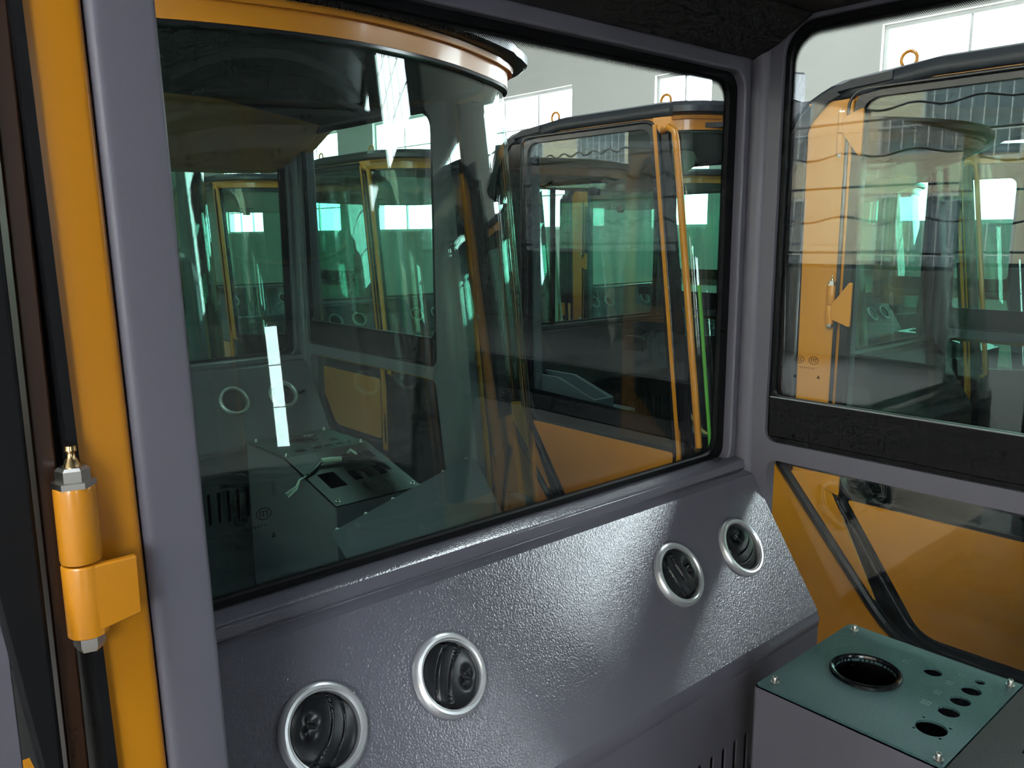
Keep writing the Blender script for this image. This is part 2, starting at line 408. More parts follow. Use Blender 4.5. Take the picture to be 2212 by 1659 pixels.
def dashboard(parent, ox, oy, detail=True, dark=False):
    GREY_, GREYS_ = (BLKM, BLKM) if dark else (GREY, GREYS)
    xa, xb = 0.20, 1.25
    b = MB()   # upper ledge under the windscreen, folded channel, sloping face, lower skirt: one folded sheet with thickness
    prof = [(0.842, -0.3895), (0.792, -0.3895), (0.7855, -0.392), (0.783, -0.406), (0.7865, -0.4095), (0.7785, -0.4125)]
    a = PO - EY*0.006; prof.append((a.y, a.z)); e = PO - EY*(DL-0.012); prof.append((e.y, e.z))
    f = PO - EY*DL; prof += [(f.y+0.001, f.z-0.003), (f.y+0.004, f.z-0.018)]
    prof += [(f.y+0.004, -1.38)]
    back = [(f.y+0.02, -1.38), (0.842, -1.38)]
    # slots in the skirt
    vs = [(xa, y, z) for y, z in prof]; n = len(prof)
    quads = []
    V = []; 
    for x in (xa, xb): V += [(x+ox, y+oy, z) for y, z in prof+back]
    m = n+2; F = []
    for i in range(n-2):
        if i == 6: continue      # the sloping face is its own plate with vent openings
        F.append((i, i+1, m+i+1, m+i))
    F.append((n-1, n, m+n, m+n-1)); F.append((n, n+1, m+n+1, m+n)); F.append((n+1, 0, m, m+n+1))
    b.add(V, F)
    for s in (0, m): b.add([V[s+i] for i in range(m)], [tuple(range(m))])
    pn = b.build('dash_panel', GREY_, parent, bevel=0.002, seg=2)
    b = MB(); b.plate([(xa, 0.0045), (xb, 0.0045), (xb, DL-0.0105), (xa, DL-0.0105)], [] if dark else [circ(vx, TV, 0.0425, 40) for vx, _ in VENTS], lambda u, v, d: dashpt(u, v, d, ox, oy), -0.0015, 0.0)
    b.build('vent_face', GREY_, pn, smooth=False)
    for vx, _ in (() if dark else VENTS):
        q = MB(); q.lathe([(0.0435, -0.002), (0.0435, -0.04), (0.0001, -0.04)], dashpt(vx, TV, 0, ox, oy), EN, 20); q.build('vent_duct', VOID, pn)
    # skirt plate with slot openings
    yk = f.y+0.004
    slots = []
    for k in range(10):
        sx = 0.828+0.030*k
        slots.append(rrect(sx, sx+0.010, -0.86, -0.762, 0.0045, 4))
    s = MB(); s.plate([(xa, -1.38), (xb, -1.38), (xb, f.z-0.018), (xa, f.z-0.018)], slots, off(XZ, ox, oy), yk, yk+0.003); s.build('lower_skirt', GREYS_, parent)
    v = MB(); v.box(xa+ox+0.01, xb+ox-0.01, yk+0.02+oy, yk+0.024+oy, -1.37, -0.68); v.build('duct_back', VOID, parent)
    if not dark: add_vents(parent, ox, oy, detail)

def console(parent, ox, oy, detail=True, wires=False, plate=None):
    O = lambda p: (p[0]+ox, p[1]+oy, p[2])
    x0, x1 = 0.930, 1.192; ya, ym, yb = 0.552, 0.309, 0.035; zt, zb2 = -0.600, -0.672
    # side-box: sheet body with a level part and a sloping part
    b = MB(); sec = [(ya+0.003, zt-0.004), (ym, zt-0.004), (yb, zb2-0.004), (yb, -1.38), (ya+0.003, -1.38)]
    V = [O((x0-0.003, y, z)) for y, z in sec]+[O((x1+0.003, y, z)) for y, z in sec]
    F = [tuple(range(5)), tuple(range(9, 4, -1))]+[(i, (i+1) % 5, 5+(i+1) % 5, 5+i) for i in range(5)]
    # leave the top faces open under the plates
    F = [f for f in F if f not in ((0, 1, 6, 5), (1, 2, 7, 6))]
    b.add(V, F); body = b.build('console_body', GREYS, parent, bevel=0.004)
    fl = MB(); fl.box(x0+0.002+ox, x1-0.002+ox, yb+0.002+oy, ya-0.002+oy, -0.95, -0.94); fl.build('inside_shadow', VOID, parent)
    holes = [circ(1.065, 0.466, 0.040, 40), circ(1.137, 0.405, 0.0121), circ(1.156, 0.351, 0.0063, 16), circ(1.125, 0.351, 0.0124), circ(1.088, 0.351, 0.0126), circ(1.051, 0.351, 0.013), circ(0.998, 0.351, 0.0182, 36)]
    holes += [circ(x, y, 0.0021, 10) for x, y in ((1.015, 0.367), (0.983, 0.366), (1.014, 0.335), (0.983, 0.335))]
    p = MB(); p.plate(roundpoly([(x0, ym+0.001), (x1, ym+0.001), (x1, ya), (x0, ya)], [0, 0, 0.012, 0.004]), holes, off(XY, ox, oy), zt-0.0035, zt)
    pl = p.build('gauge_plate', plate or TEAL, parent, smooth=False); pl['label'] = 'dark plate with green light in its colour and round switch holes'
    g = MB(); g.lathe([(0.040, -0.03), (0.040, 0.001), (0.0415, 0.0045), (0.0445, 0.0055), (0.0470, 0.004), (0.0475, 0.0)], O((1.065, 0.466, zt)), (0, 0, 1), 48); g.build('gauge_rim', BLK, pl)
    g = MB(); g.lathe([(0.0405, -0.001), (0.039, -0.035), (0.0001, -0.042)], O((1.065, 0.466, zt)), (0, 0, 1), 40); g.build('gauge_cup', BLK, pl)
    # sloping second plate with rectangular switch openings
    sl = Vector((0, yb-ym, zb2-zt)); Ls = sl.length; sl.normalize(); nn = Vector((0, -sl.z, sl.y)); nn = nn if nn.z > 0 else -nn
    def SP(u, v, d): q = Vector((u, ym, zt))+sl*v+nn*d; return O(q)
    hr = []
    for k in range(4): hr.append(rrect(1.045+0.034*k, 1.067+0.034*k, 0.045, 0.088, 0.002, 2))
    for k in range(3): hr.append(rrect(1.045+0.040*k, 1.069+0.040*k, 0.135, 0.185, 0.002, 2))
    hr.append(rrect(0.962, 1.012, 0.12, 0.20, 0.003, 2))
    p = MB(); p.plate([(x0, 0.001), (x1, 0.001), (x1, Ls), (x0, Ls)], hr, SP, -0.0035, 0)
    sp = p.build('switch_plate', DPLATE, parent, smooth=False); sp['label'] = 'charcoal sloping plate with rectangular switch openings'
    scr = [(0.950, 0.537), (1.183-0.008, 0.536), (1.178, 0.321), (0.940, 0.320)]
    for (sx, sy) in scr:
        c = O((sx, sy, zt)); k = MB()
        k.lathe([(0.0058, 0), (0.0058, 0.0012), (0.0036, 0.0012), (0.0036, 0.0075), (0.0032, 0.0082), (0.0018, 0.0082), (0.0018, 0.0055), (0.0001, 0.0055)], c, (0, 0, 1), 18)
        k.build('screw', ZINC, parent)
    for (sx, sv) in ((0.945, Ls-0.02), (1.176, Ls-0.02)):
        k = MB(); k.lathe([(0.0058, 0), (0.0058, 0.0012), (0.0036, 0.0012), (0.0036, 0.0075), (0.0018, 0.0082), (0.0018, 0.0055), (0.0001, 0.0055)], SP(sx, sv, 0), nn, 18)
        k.build('screw', ZINC, parent)
    if detail:
        def stroke(pts, w=0.0007):
            for (a, b2) in zip(pts[:-1], pts[1:]):
                a = Vector(a); b2 = Vector(b2); d = (b2-a).normalized(); q = Vector((-d.y, d.x))*w*0.5
                P = [a-q, b2-q, b2+q, a+q]
                ic.hexa([O((p.x, p.y, zt-0.0002)) for p in P]+[O((p.x, p.y, zt+0.0003)) for p in P])
        for (cx, cy, kind) in ((1.126, 0.378, 'lamp'), (1.090, 0.379, 'lamp'), (1.052, 0.379, 'fan'), (1.139, 0.441, 'flag'), (1.158, 0.375, 'dot')):
            ic = MB()
            if kind == 'lamp':
                stroke([(cx-0.001+0.004*math.cos(t), cy+0.004*math.sin(t)) for t in [math.radians(-90+18*k) for k in range(11)]])
                stroke([(cx-0.001, cy-0.004), (cx-0.001, cy+0.004)])
                for dy in (-0.003, -0.001, 0.001, 0.003): stroke([(cx-0.003, cy+dy), (cx-0.008, cy+dy)])
            elif kind == 'fan':
                for k in range(4):
                    stroke([(cx-0.008, cy-0.0045+0.003*k), (cx+0.006, cy-0.0045+0.003*k)])
                stroke([(cx-0.005, cy-0.007), (cx-0.005, cy+0.007)]); stroke([(cx+0.003, cy-0.007), (cx+0.001, cy+0.007)])
            elif kind == 'flag':
                stroke([(cx-0.005, cy-0.005), (cx-0.005, cy+0.004), (cx+0.004, cy+0.004), (cx+0.002, cy), (cx+0.006, cy-0.004)])
            else:
                stroke([(cx+0.003*math.cos(t), cy+0.003*math.sin(t)) for t in [2*PI*k/12 for k in range(11)]])
            ic.build('switch_symbol', ICON, pl, smooth=False)
    if wires:
        lb = MB(); lb.tube([SP(1.00, 0.075, 0.012), SP(1.02, 0.08, 0.013), SP(1.055, 0.085, 0.012)], [0.008, 0.0085, 0.008], 14); lb.build('cable_label', LABELM, parent)
        w1 = MB(); w1.tube([SP(1.055, 0.085, 0.012), SP(1.10, 0.10, 0.02), SP(1.15, 0.15, 0.01), SP(1.19, 0.19, -0.02)], 0.005, 8); w1.tube([SP(1.00, 0.075, 0.012), SP(0.97, 0.10, 0.01), SP(0.935, 0.12, 0.004)], 0.005, 8); w1.build('cable_sleeve', TAPE, parent)
        w2 = MB()
        for k in range(5):
            a = random.uniform(-0.006, 0.006)
            w2.tube([SP(0.935, 0.12, 0.004), O((0.915, 0.20+a, -0.635)), O((0.90, 0.19+a, -0.650+a)), O((0.875, 0.20+a*2.5, -0.668+a))], 0.0011, 6)
        w2.build('wire_ends', WIRE, parent); w2 = MB()
        w2.tube([SP(1.105, 0.04, 0.002), SP(1.105, 0.05, 0.015), SP(1.112, 0.075, 0.012)], 0.004, 8)
        w2.build('cable_plug', WIRE, parent)

def hinge(parent, ox, oy, z, yc=0.590):
    """yellow strap hinge with barrel, nut, washer and grease nipple standing off the front post"""
    c = (0.131+ox, yc+oy)
    h = MB()
    h.lathe([(0.0001, z+0.052), (0.0125, z+0.052), (0.0130, z+0.050), (0.0130, z+0.002), (0.0125, z), (0.0001, z)], (c[0], c[1], 0), (0, 0, 1), 24)
    br = h.build('hinge_barrel', YEL, parent)
    h = MB()
    h.lathe([(0.0001, z-0.0015), (0.0125, z-0.0015), (0.0130, z-0.003), (0.0130, z-0.052), (0.0125, z-0.053), (0.0001, z-0.053)], (c[0], c[1], 0), (0, 0, 1), 24)
    h.plate([(0.128, z+0.002-0.004), (0.163, z-0.002), (0.163, z-0.044), (0.128, z-0.050)], [], lambda u, v, d: (u+ox, d+oy, v), yc-0.012, yc-0.006)
    h.build('hinge_strap', YEL, br, bevel=0.0015)
    n = MB(); n.lathe([(0.0001, 0), (0.0138, 0), (0.0138, 0.004), (0.0105, 0.004), (0.0105, 0.0115), (0.0085, 0.0135), (0.0001, 0.0135)], (c[0], c[1], z+0.052), (0, 0, 1), 6); n.build('hinge_nut', ZINC, br)
    n = MB(); n.lathe([(0.0055, 0), (0.0040, 0.004), (0.0028, 0.006), (0.0026, 0.009), (0.0040, 0.011), (0.0036, 0.014), (0.0001, 0.0150)], (c[0], c[1], z+0.0655), (0, 0, 1), 16); n.build('grease_nipple', BRASS, br)
    n = MB(); n.lathe([(0.0001, -0.012), (0.0080, -0.011), (0.0100, -0.007), (0.0100, 0), (0.0001, 0)], (c[0], c[1], z-0.053), (0, 0, 1), 6); n.build('hinge_bolt_head', ZINC, br)

def door_leaf(parent, ox, oy, GT):
    """closed side door on plane x = XL: black frame, glass, black band, orange lower panel with cut corner"""
    yF, yB = 0.600, -0.035
    sh = lambda z: shear(z)
    outer = roundpoly([(yF, -0.68), (yF, 0.360), (yB, 0.360), (yB+sh(-0.6), -0.6), (yB+sh(-1.09), -1.055), (yF-0.275, -1.055)], [0.06, 0.045, 0.05, 0, 0.03, 0.07])
    inner = roundpoly([(yF-0.022, -0.66), (yF-0.022, 0.343), (yB+0.022, 0.343), (yB+0.022+sh(-0.6), -0.6), (yB+0.022+sh(-0.7), -0.715), (yF-0.060, -0.715)], [0.03, 0.05, 0.04, 0, 0.02, 0.02])
    b = MB(); b.plate(outer, [inner], off(YZ, ox, oy), XL-0.004, XL+0.022)
    fr = b.build('door_frame', BLK, parent, bevel=0.002)
    pan = roundpoly([(yF-0.056, -0.725), (yB+0.024+sh(-0.72), -0.725), (yB+0.024+sh(-1.06), -1.043), (yF-0.280, -1.043)], [0.01, 0.01, 0.02, 0.05])
    b = MB(); b.plate(pan, [], off(YZ, ox, oy), XL-0.008, XL-0.002); b.build('lower_panel', YEL, fr)
    b = MB(); b.plate(inner, [], off(YZ, ox, oy), XL+0.004, XL+0.009); b.build('door_glass', GT, fr, smooth=False)
    band = roundpoly([(yF-0.025, -0.60), (yB+0.02+sh(-0.6), -0.62), (yB+0.02+sh(-0.72), -0.722), (yF-0.06, -0.722)], 0.01)
    b = MB(); b.plate(band, [], off(YZ, ox, oy), XL+0.0095, XL+0.0125); b.build('black_glass_band', BLK, fr)
    # double glossy seal that follows the door edge
    loop = roundpoly([(yF+0.012, -0.685), (yF+0.012, 0.366), (yB-0.01, 0.366), (yB-0.01+sh(-0.6), -0.6), (yB-0.012+sh(-1.10), -1.070), (yF-0.275, -1.070)], [0.07, 0.05, 0.055, 0, 0.03, 0.08])
    b = MB(); b.tube([(XL-0.006+ox, y+oy, z) for y, z in loop], 0.0055, 10, closed=True); b.build('door_seal', BLK, fr)
    b = MB(); b.plate(rrect(0.02, 0.11, -0.40, -0.35, 0.012), [], off(YZ, ox, oy), XL+0.024, XL+0.05); b.build('door_handle', BLKM, fr, bevel=0.004)

def cab(name, ox, oy, label, cat='vehicle cab', group=None, own=False, detail=True, hoop=True, lamp=False, mullion=False, wires=False, glassm=None, black_post=False, bulge=1.0, dark=False):
    BULGE[0] = bulge; DROOP[0] = 0.0 if own else 1.2
    GT = glassm or G_TINT
    if not own:
        R = root(name, (0.725+ox, 0.2+oy, -1.45), label, cat, group)
    else: R = None
    def P(o, lab=None, sname=None):
        if own:
            struct(o, lab)
        return o
    # ---- front wall: grey frame with windscreen opening
    hole = rrect(0.225, 1.230, -0.391, 0.262, (0.02, 0.03, 0.02, 0.02))
    b = MB(); b.plate([(0.215, -1.44), (1.262, -1.44), (1.262, 0.36), (0.215, 0.36)], [hole], off(XZ, ox, oy), 0.806, 0.842)
    P(b.build('wall_front' if own else 'front_frame', GREYS, R, bevel=0.003), 'grey painted steel frame round the windscreen')
    b = MB(); b.plate(rrect(0.135, 1.315, -1.44, 0.30, (0.03, 0.06, 0.06, 0.03)), [rrect(0.235, 1.268, -0.412, 0.272, 0.03)], off(XZ, ox, oy), 0.8425, 0.866)
    P(b.build('trim_1' if own else 'windscreen_surround', BLK, R), 'black outer surround of the windscreen')
    b = MB(); b.plate(rrect(0.223, 1.232, -0.393, 0.264, 0.01), [rrect(0.236, 1.2085, -0.381, 0.2505, 0.03)], off(XZ, ox, oy), 0.822, 0.831)
    P(b.build('trim_2' if own else 'windscreen_seal', RUB, R), 'black rubber seal round the windscreen')
    b = MB(); b.box(0.218+ox, 1.230+ox, 0.8325+oy, 0.8375+oy, -0.40, 0.270)
    P(b.build('window_1' if own else 'windscreen', G_OWN if own else GT, R, smooth=False), 'clear windscreen over the dashboard')
    if mullion:
        b = MB(); b.box(0.492+ox, 0.512+ox, 0.815+oy, 0.83+oy, -0.40, 0.27); b.build('mullion', BLK, R)
    # ---- corner posts
    b = MB(); b.tube([(1.262+ox, 0.793+oy, -1.40), (1.262+ox, 0.793+oy, 0.34)], 0.0215, 16)
    b.plate([(1.262, 0.775), (1.315, 0.775), (1.315, 0.842), (1.262, 0.842)], [], off(XY, ox, oy), -1.42, 0.34)
    P(b.build('trim_3' if own else 'front_right_post', GREYS, R, bevel=0.003), 'grey rounded corner post right of the windscreen')
    # left post: yellow outside, grey inside
    post = [(XL, 0.600), (0.1725, 0.600), (0.1725, 0.725), (XL, 0.725)]
    b = MB(); b.plate(roundpoly(post, [0.004, 0.006, 0, 0.004], 3), [], lambda u, v, d: (LEAN(u, d)+ox, v+oy, d), -1.42, 0.345)
    yp = b.build('trim_4' if own else 'front_left_post', BLK if black_post else YEL, R); P(yp, 'orange-yellow outer half of the door post')
    b = MB(); b.plate(roundpoly([(0.1795, 0.598), (0.2240, 0.598), (0.2240, 0.845), (0.1795, 0.845)], [0.008, 0.004, 0, 0], 4), [], lambda u, v, d: (LEAN(u-0.006, d)+ox, v+oy, d), -1.42, 0.36)
    P(b.build('trim_5' if own else 'inner_left_post', GREYS, R), 'grey inner half of the door post')
    b = MB(); b.box(0.134+ox, 0.173+ox, 0.727+oy, 0.842+oy, -1.42, 0.30)
    P(b.build('trim_6' if own else 'left_corner_fill', BLK, R, bevel=0.01), 'black front corner strip outside the door post')
    # ---- right wall with upper window, rail and lower window
    lowh = roundpoly([(0.745, -0.384), (0.04, -0.384), (-0.06, -1.0), (0.55, -1.0), (0.745, -0.80)], [0.02, 0.03, 0.05, 0.06, 0.06])
    uph = rrect(0.03, 0.752, -0.352, 0.330, (0.02, 0.050, 0.06, 0.03), 8)
    b = MB(); b.plate([(0.80, -1.44), (0.80, 0.36), (-0.03, 0.36), (-0.03, 0.33), (-0.24, -1.44)], [lowh, uph], off(YZ, ox, oy), 1.250, 1.276)
    P(b.build('wall_right' if own else 'right_frame', GREYS, R, bevel=0.003), 'grey side wall frame with its waist rail')
    b = MB(); b.plate([(0.86, -1.44), (0.86, 0.24), (0.82, 0.365), (-0.03, 0.365), (-0.24, -1.44)], [roundpoly([(0.790, -0.40), (0.04, -0.40), (-0.05, -0.98), (0.56, -0.98), (0.790, -0.75)], [0.02, 0.03, 0.05, 0.06, 0.06]), rrect(0.04, 0.790, -0.33, 0.342, (0.04, 0.08, 0.07, 0.04), 8)], off(YZ, ox, oy), 1.292, 1.318)
    P(b.build('trim_7' if own else 'right_outer_skin', BLK if own else YEL, R), 'black outer skin of the right side wall')
    ws = MB(); ws.plate(rrect(0.025, 0.753, -0.353, 0.331, (0.02, 0.050, 0.06, 0.03), 8), [rrect(0.05, 0.744, -0.273, 0.318, (0.012, 0.045, 0.045, 0.02), 8)], off(YZ, ox, oy), 1.258, 1.268)
    P(ws.build('trim_8' if own else 'side_window_sash', BLKM, R, bevel=0.002), 'black sash of the side window with a deep bottom bar')
    b = MB(); b.box(1.256+ox, 1.262+ox, 0.06+oy, 0.750+oy, -0.345, -0.2735)
    P(b.build('trim_9' if own else 'sash_bottom_bar', BLKM, R, bevel=0.002), 'black bottom bar of the side window sash')
    if own:
        b = MB(); b.box(1.2545+ox, 1.2565+ox, 0.06+oy, 0.748+oy, -0.2755, -0.2735)
        P(b.build('trim_10', STEEL, R), 'thin bright edge along the sash bottom bar')
    b = MB(); b.plate(rrect(0.03, 0.75, -0.30, 0.325, (0.02, 0.07, 0.06, 0.02), 8), [], off(YZ, ox, oy), 1.2700, 1.2750)
    P(b.build('window_2' if own else 'side_window', G_OWN if own else GT, R, smooth=False), 'side window above the waist rail')
    b = MB(); b.plate([(0.78, -0.37), (0.0, -0.37), (-0.1, -1.03), (0.57, -1.03), (0.78, -0.82)], [], off(YZ, ox, oy), 1.2855, 1.2905)
    P(b.build('window_3' if own else 'lower_side_window', G_OWN if own else GT, R, smooth=False), 'lower side window under the waist rail')
    # ---- rear: curved glass, header, posts, lower body
    b = rear_band(3, 45, -0.66, 0.335, 0.005, -0.004, ox, oy, 6)
    P(b.build('window_4' if own else 'rear_window', G_OWN if own else GT, R), 'curved rear window')
    b = rear_band(0, 48, 0.330, 0.3738, 0.03, 0.008, ox, oy, 2); P(b.build('trim_11' if own else 'rear_header', YEL, R), 'orange rear header')
    b = rear_band(2, 46, 0.3235, 0.3295, 0.012, 0.007, ox, oy, 1); P(b.build('trim_12' if own else 'rear_header_seal', BLK, R), 'black seal under the rear header')
    b = rear_band(0, 4, -1.44, 0.329, 0.035, 0.001, ox, oy, 8); P(b.build('trim_13' if own else 'rear_right_post', BLK, R), 'black rear post')
    b = rear_band(46, 48, -1.44, 0.329, 0.030, 0.003, ox, oy, 8); P(b.build('trim_14' if own else 'rear_left_post', YEL, R), 'yellow rear post')
    b = rear_band(44, 46, -1.44, 0.329, 0.030, 0.001, ox, oy, 8); P(b.build('trim_15' if own else 'rear_left_seal', BLK, R), 'black strip on the rear post')
    b = rear_band(4, 44, -1.44, -0.655, 0.03, 0.002, ox, oy, 4); P(b.build('wall_back' if own else 'rear_body', BLKM, R), 'black lower rear wall')
    # ---- floor, roof
    b = MB(); vs = [(x*0.96+0.03+ox, y*0.96+oy-(0.22 if y < -0.02 else 0)*0, -1.44) for x, y in OUT]; n = len(vs)
    b.add(vs+[(v[0], v[1], -1.40) for v in vs], [tuple(range(n)), tuple(range(2*n-1, n-1, -1))]+[(i, (i+1) % n, n+(i+1) % n, n+i) for i in range(n)])
    P(b.build('floor' if own else 'cab_floor', BLKM, R), 'black cab floor')
    b = MB(); b.add([(x*0.93+0.05+ox, min(y*0.93+0.01, 0.80)+oy, 0.3365) for x, y in OUT]+[(x*0.93+0.05+ox, min(y*0.93+0.01, 0.80)+oy, 0.352) for x, y in OUT], [tuple(range(n)), tuple(range(2*n-1, n-1, -1))]+[(i, (i+1) % n, n+(i+1) % n, n+i) for i in range(n)])
    P(b.build('ceiling' if own else 'headliner', HEAD, R), 'dark headliner')
    if own:
        b = MB(); b.hexa([(0.20, 0.76, 0.300), (1.25, 0.76, 0.300), (1.25, 0.802, 0.281), (0.20, 0.802, 0.281), (0.20, 0.70, 0.336), (1.25, 0.70, 0.336), (1.25, 0.802, 0.336), (0.20, 0.802, 0.336)])
        P(b.build('trim_16', HEAD, R, bevel=0.004), 'dark sloping trim between headliner and windscreen')
    if not own:
        b = roof_mb(ox, oy, [(0.004, 0.363), (0.006, 0.374)]); b.build('roof_edge_strip', YEL, R)
    b = roof_mb(ox, oy, [(-0.01, 0.3745), (0.024, 0.376), (0.032, 0.382), (0.032, 0.400), (0.020, 0.415), (-0.02, 0.424), (-0.12, 0.430), (-0.35, 0.433)])
    P(b.build('trim_17' if own else 'roof', NAVY, R), 'black roof cap')
    for (ex, ey) in ((0.20, 0.50), (0.20, -0.02), (1.25, 0.50), (1.25, -0.02)):
        b = MB(); e = [(ex+ox, ey+oy+0.020*math.cos(a), 0.436+0.020*math.sin(a)) for a in [math.radians(-40+26*k) for k in range(11)]]
        b.tube(e, 0.0045, 8); P(b.build('lifting_eye' if not own else 'trim_18', YEL if not own else YEL, R), 'lifting eye')
    # ---- left side: upper header over the door, sill below
    b = MB(); b.plate([(0.73, 0.10), (0.73, 0.346), (-0.05, 0.346), (-0.05, 0.3475), (0.735, 0.3475)], [], off(YZ, ox, oy), XL, XL+0.03)
    b = MB(); b.plate([(0.86, -1.44), (0.86, -0.5), (0.735, -0.5), (0.735, -1.12+0.44), (0.615, -0.66), (0.38, -1.12), (-0.2, -1.12), (-0.24, -1.44)], [], off(YZ, ox, oy), XL-0.012, XL-0.002)
    P(b.build('wall_left' if own else 'left_sill', YEL, R), 'orange lower body side')
    if not own:
        D = R
        for k, z in enumerate(() if black_post else (0.262, -0.190, -0.660)):
            hinge(R, ox, oy, z, 0.632)
        # triangular hinge gussets reaching over the seal
        for z, s in (() if black_post else ((0.262, 1), (-0.190, -1), (-0.66, -1))):
            g = MB(); g.plate([(0.622, z+0.038*s), (0.622, z-0.002*s), (0.576, z-0.062*s), (0.568, z-0.062*s), (0.568, z+0.055*s), (0.576, z+0.055*s)], [], off(YZ, ox, oy), XL-0.016, XL-0.009)
            g.build('hinge_plate', YEL, R, bevel=0.001)
        b = MB(); b.plate([(0.815, 0.02), (0.806, 0.16), (0.785, 0.24), (0.745, 0.315), (0.69, 0.365), (0.61, 0.392), (0.5, 0.400), (0.5, 0.3765), (0.60, 0.368), (0.665, 0.342), (0.71, 0.298), (0.742, 0.235), (0.760, 0.16), (0.768, 0.02)], [], off(YZ, ox, oy), XL-0.016, XL+0.03); b.build('roof_side_arch', NAVY, R, bevel=0.003)
        b = MB(); b.plate([(0.815, 0.02), (0.768, 0.02), (0.745, -0.66), (0.790, -0.62)], [], off(YZ, ox, oy), XL-0.012, XL+0.02); b.build('front_edge_strip', BLK, R, bevel=0.003)
        b = MB(); b.tube([(XL-0.010+ox, y+oy, z) for y, z in roundpoly([(0.80, -0.60), (0.745, -0.665), (0.37, -1.10), (-0.22, -1.115)], [0, 0.03, 0.12, 0])], 0.016, 10); b.build('lower_body_seal', BLK, R)
        door_leaf(R, ox, oy, GT)
        if hoop:
            pts = [(XL+0.03, -0.045, 0.318), (XL-0.01, -0.075, 0.333), (XL-0.02, -0.105, 0.336), (XL-0.02, -0.128, 0.322), (XL-0.02, -0.136, 0.29)]
            pts += [(XL-0.02, -0.136-0.13*(0.29-z), z) for z in (0.1, -0.1, -0.3, -0.5, -0.68)] + [(XL+0.02, -0.23, -0.70)]
            b = MB(); b.tube([(x+ox, y+oy, z) for x, y, z in pts], 0.0115, 12); b.build('grab_rail', YEL, R)
        # wiper motor and sun-blind bracket under the windscreen header
        b = MB(); b.box(0.66+ox, 0.76+ox, 0.74+oy, 0.80+oy, 0.225, 0.30); b.lathe([(0.0001, 0), (0.028, 0), (0.028, 0.05), (0.0001, 0.05)], (0.71+ox, 0.77+oy, 0.175), (0, 0, 1), 14); b.build('wiper_motor', BLKM, R, bevel=0.003)
        dashboard(R, ox, oy, detail=False, dark=dark)
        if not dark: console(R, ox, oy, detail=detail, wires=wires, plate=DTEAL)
        b = MB(); b.plate([(-0.031, 0.352), (-0.046, 0.352), (-0.046+shear(-0.72), -0.72), (-0.046+shear(-0.72), -1.40), (-0.031+shear(-0.72), -1.40), (-0.031+shear(-0.72), -0.72)], [], off(YZ, ox, oy), XL-0.012, XL-0.004); b.build('corner_strip', YEL, R)
        b = MB(); b.plate([(-0.054, 0.335), (-0.088, 0.325), (-0.088+shear(-0.72), -0.72), (-0.054+shear(-0.72), -0.72)], [], off(YZ, ox, oy), XL-0.002, XL+0.008); b.build('corner_seal', BLK, R)
        if lamp:
            for lx in (0.86,):
                b = MB(); b.box(lx-0.035+ox, lx+0.035+ox, -0.36+oy, -0.30+oy, 0.452, 0.462); b.tube([(lx+ox, -0.33+oy, 0.455), (lx+ox, -0.33+oy, 0.49)], 0.008, 8); br = b.build('lamp_bracket', STEEL, R)
    return R

# ------------------------------------------------------------------ the hall
def wall_with_windows(name, outer, wins, to3, d0, d1, label, mat=None):
    b = MB(); b.plate(outer, [[(a, c), (bb, c), (bb, d), (a, d)] for a, bb, c, d in wins], to3, d0, d1)
    return struct(b.build(name, mat or WALLM, None, smooth=False), label)
X0, X1, Y0, Y1 = -7.0, WX, -12.0, 27.0
wall_with_windows('wall_east', [(-3.0, -1.45), (Y1, -1.45), (Y1, CEIL), (-3.0, CEIL)], [w_ for w_ in LONG_WINS if w_[0] > -3], YZ, X1, X1+0.24, 'pale workshop wall with high windows')
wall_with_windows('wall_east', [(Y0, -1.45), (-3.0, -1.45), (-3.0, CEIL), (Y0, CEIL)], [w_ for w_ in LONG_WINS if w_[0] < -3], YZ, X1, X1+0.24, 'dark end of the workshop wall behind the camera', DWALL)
wall_with_windows('wall_west', [(Y0, -1.45), (Y1, -1.45), (Y1, CEIL), (Y0, CEIL)], YARD_WINS, YZ, X0-0.24, X0, 'pale workshop wall towards the yard')
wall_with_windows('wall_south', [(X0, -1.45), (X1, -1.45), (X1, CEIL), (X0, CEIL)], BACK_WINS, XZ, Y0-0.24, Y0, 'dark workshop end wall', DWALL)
wall_with_windows('wall_north', [(X0, -1.45), (X1, -1.45), (X1, CEIL), (X0, CEIL)], [], XZ, Y1, Y1+0.24, 'pale workshop far end wall')
b = MB(); b.plate([(X0, Y0), (X1, Y0), (X1, Y1), (X0, Y1)], [[(a, c), (bb, c), (bb, d), (a, d)] for a, bb, c, d in SKYL], XY, CEIL, CEIL+0.1)
struct(b.build('ceiling', CEILM, None, smooth=False), 'dark sheet roof of the workshop')
b = MB(); b.box(X0, X1, Y0, Y1, -1.55, -1.45); struct(b.build('floor', FLOORM, None, smooth=False), 'workshop concrete floor')
for k in range(22):
    y = Y0+0.8+1.75*k
    if any(c < y+0.1 and y-0.1 < d for a, bb, c, d in SKYL): continue
    b = MB(); b.box(X0+0.02, X1-0.02, y-0.05, y+0.05, CEIL-0.16, CEIL-0.001); struct(b.build('trim_19', CEILM, None, smooth=False), 'roof purlin')
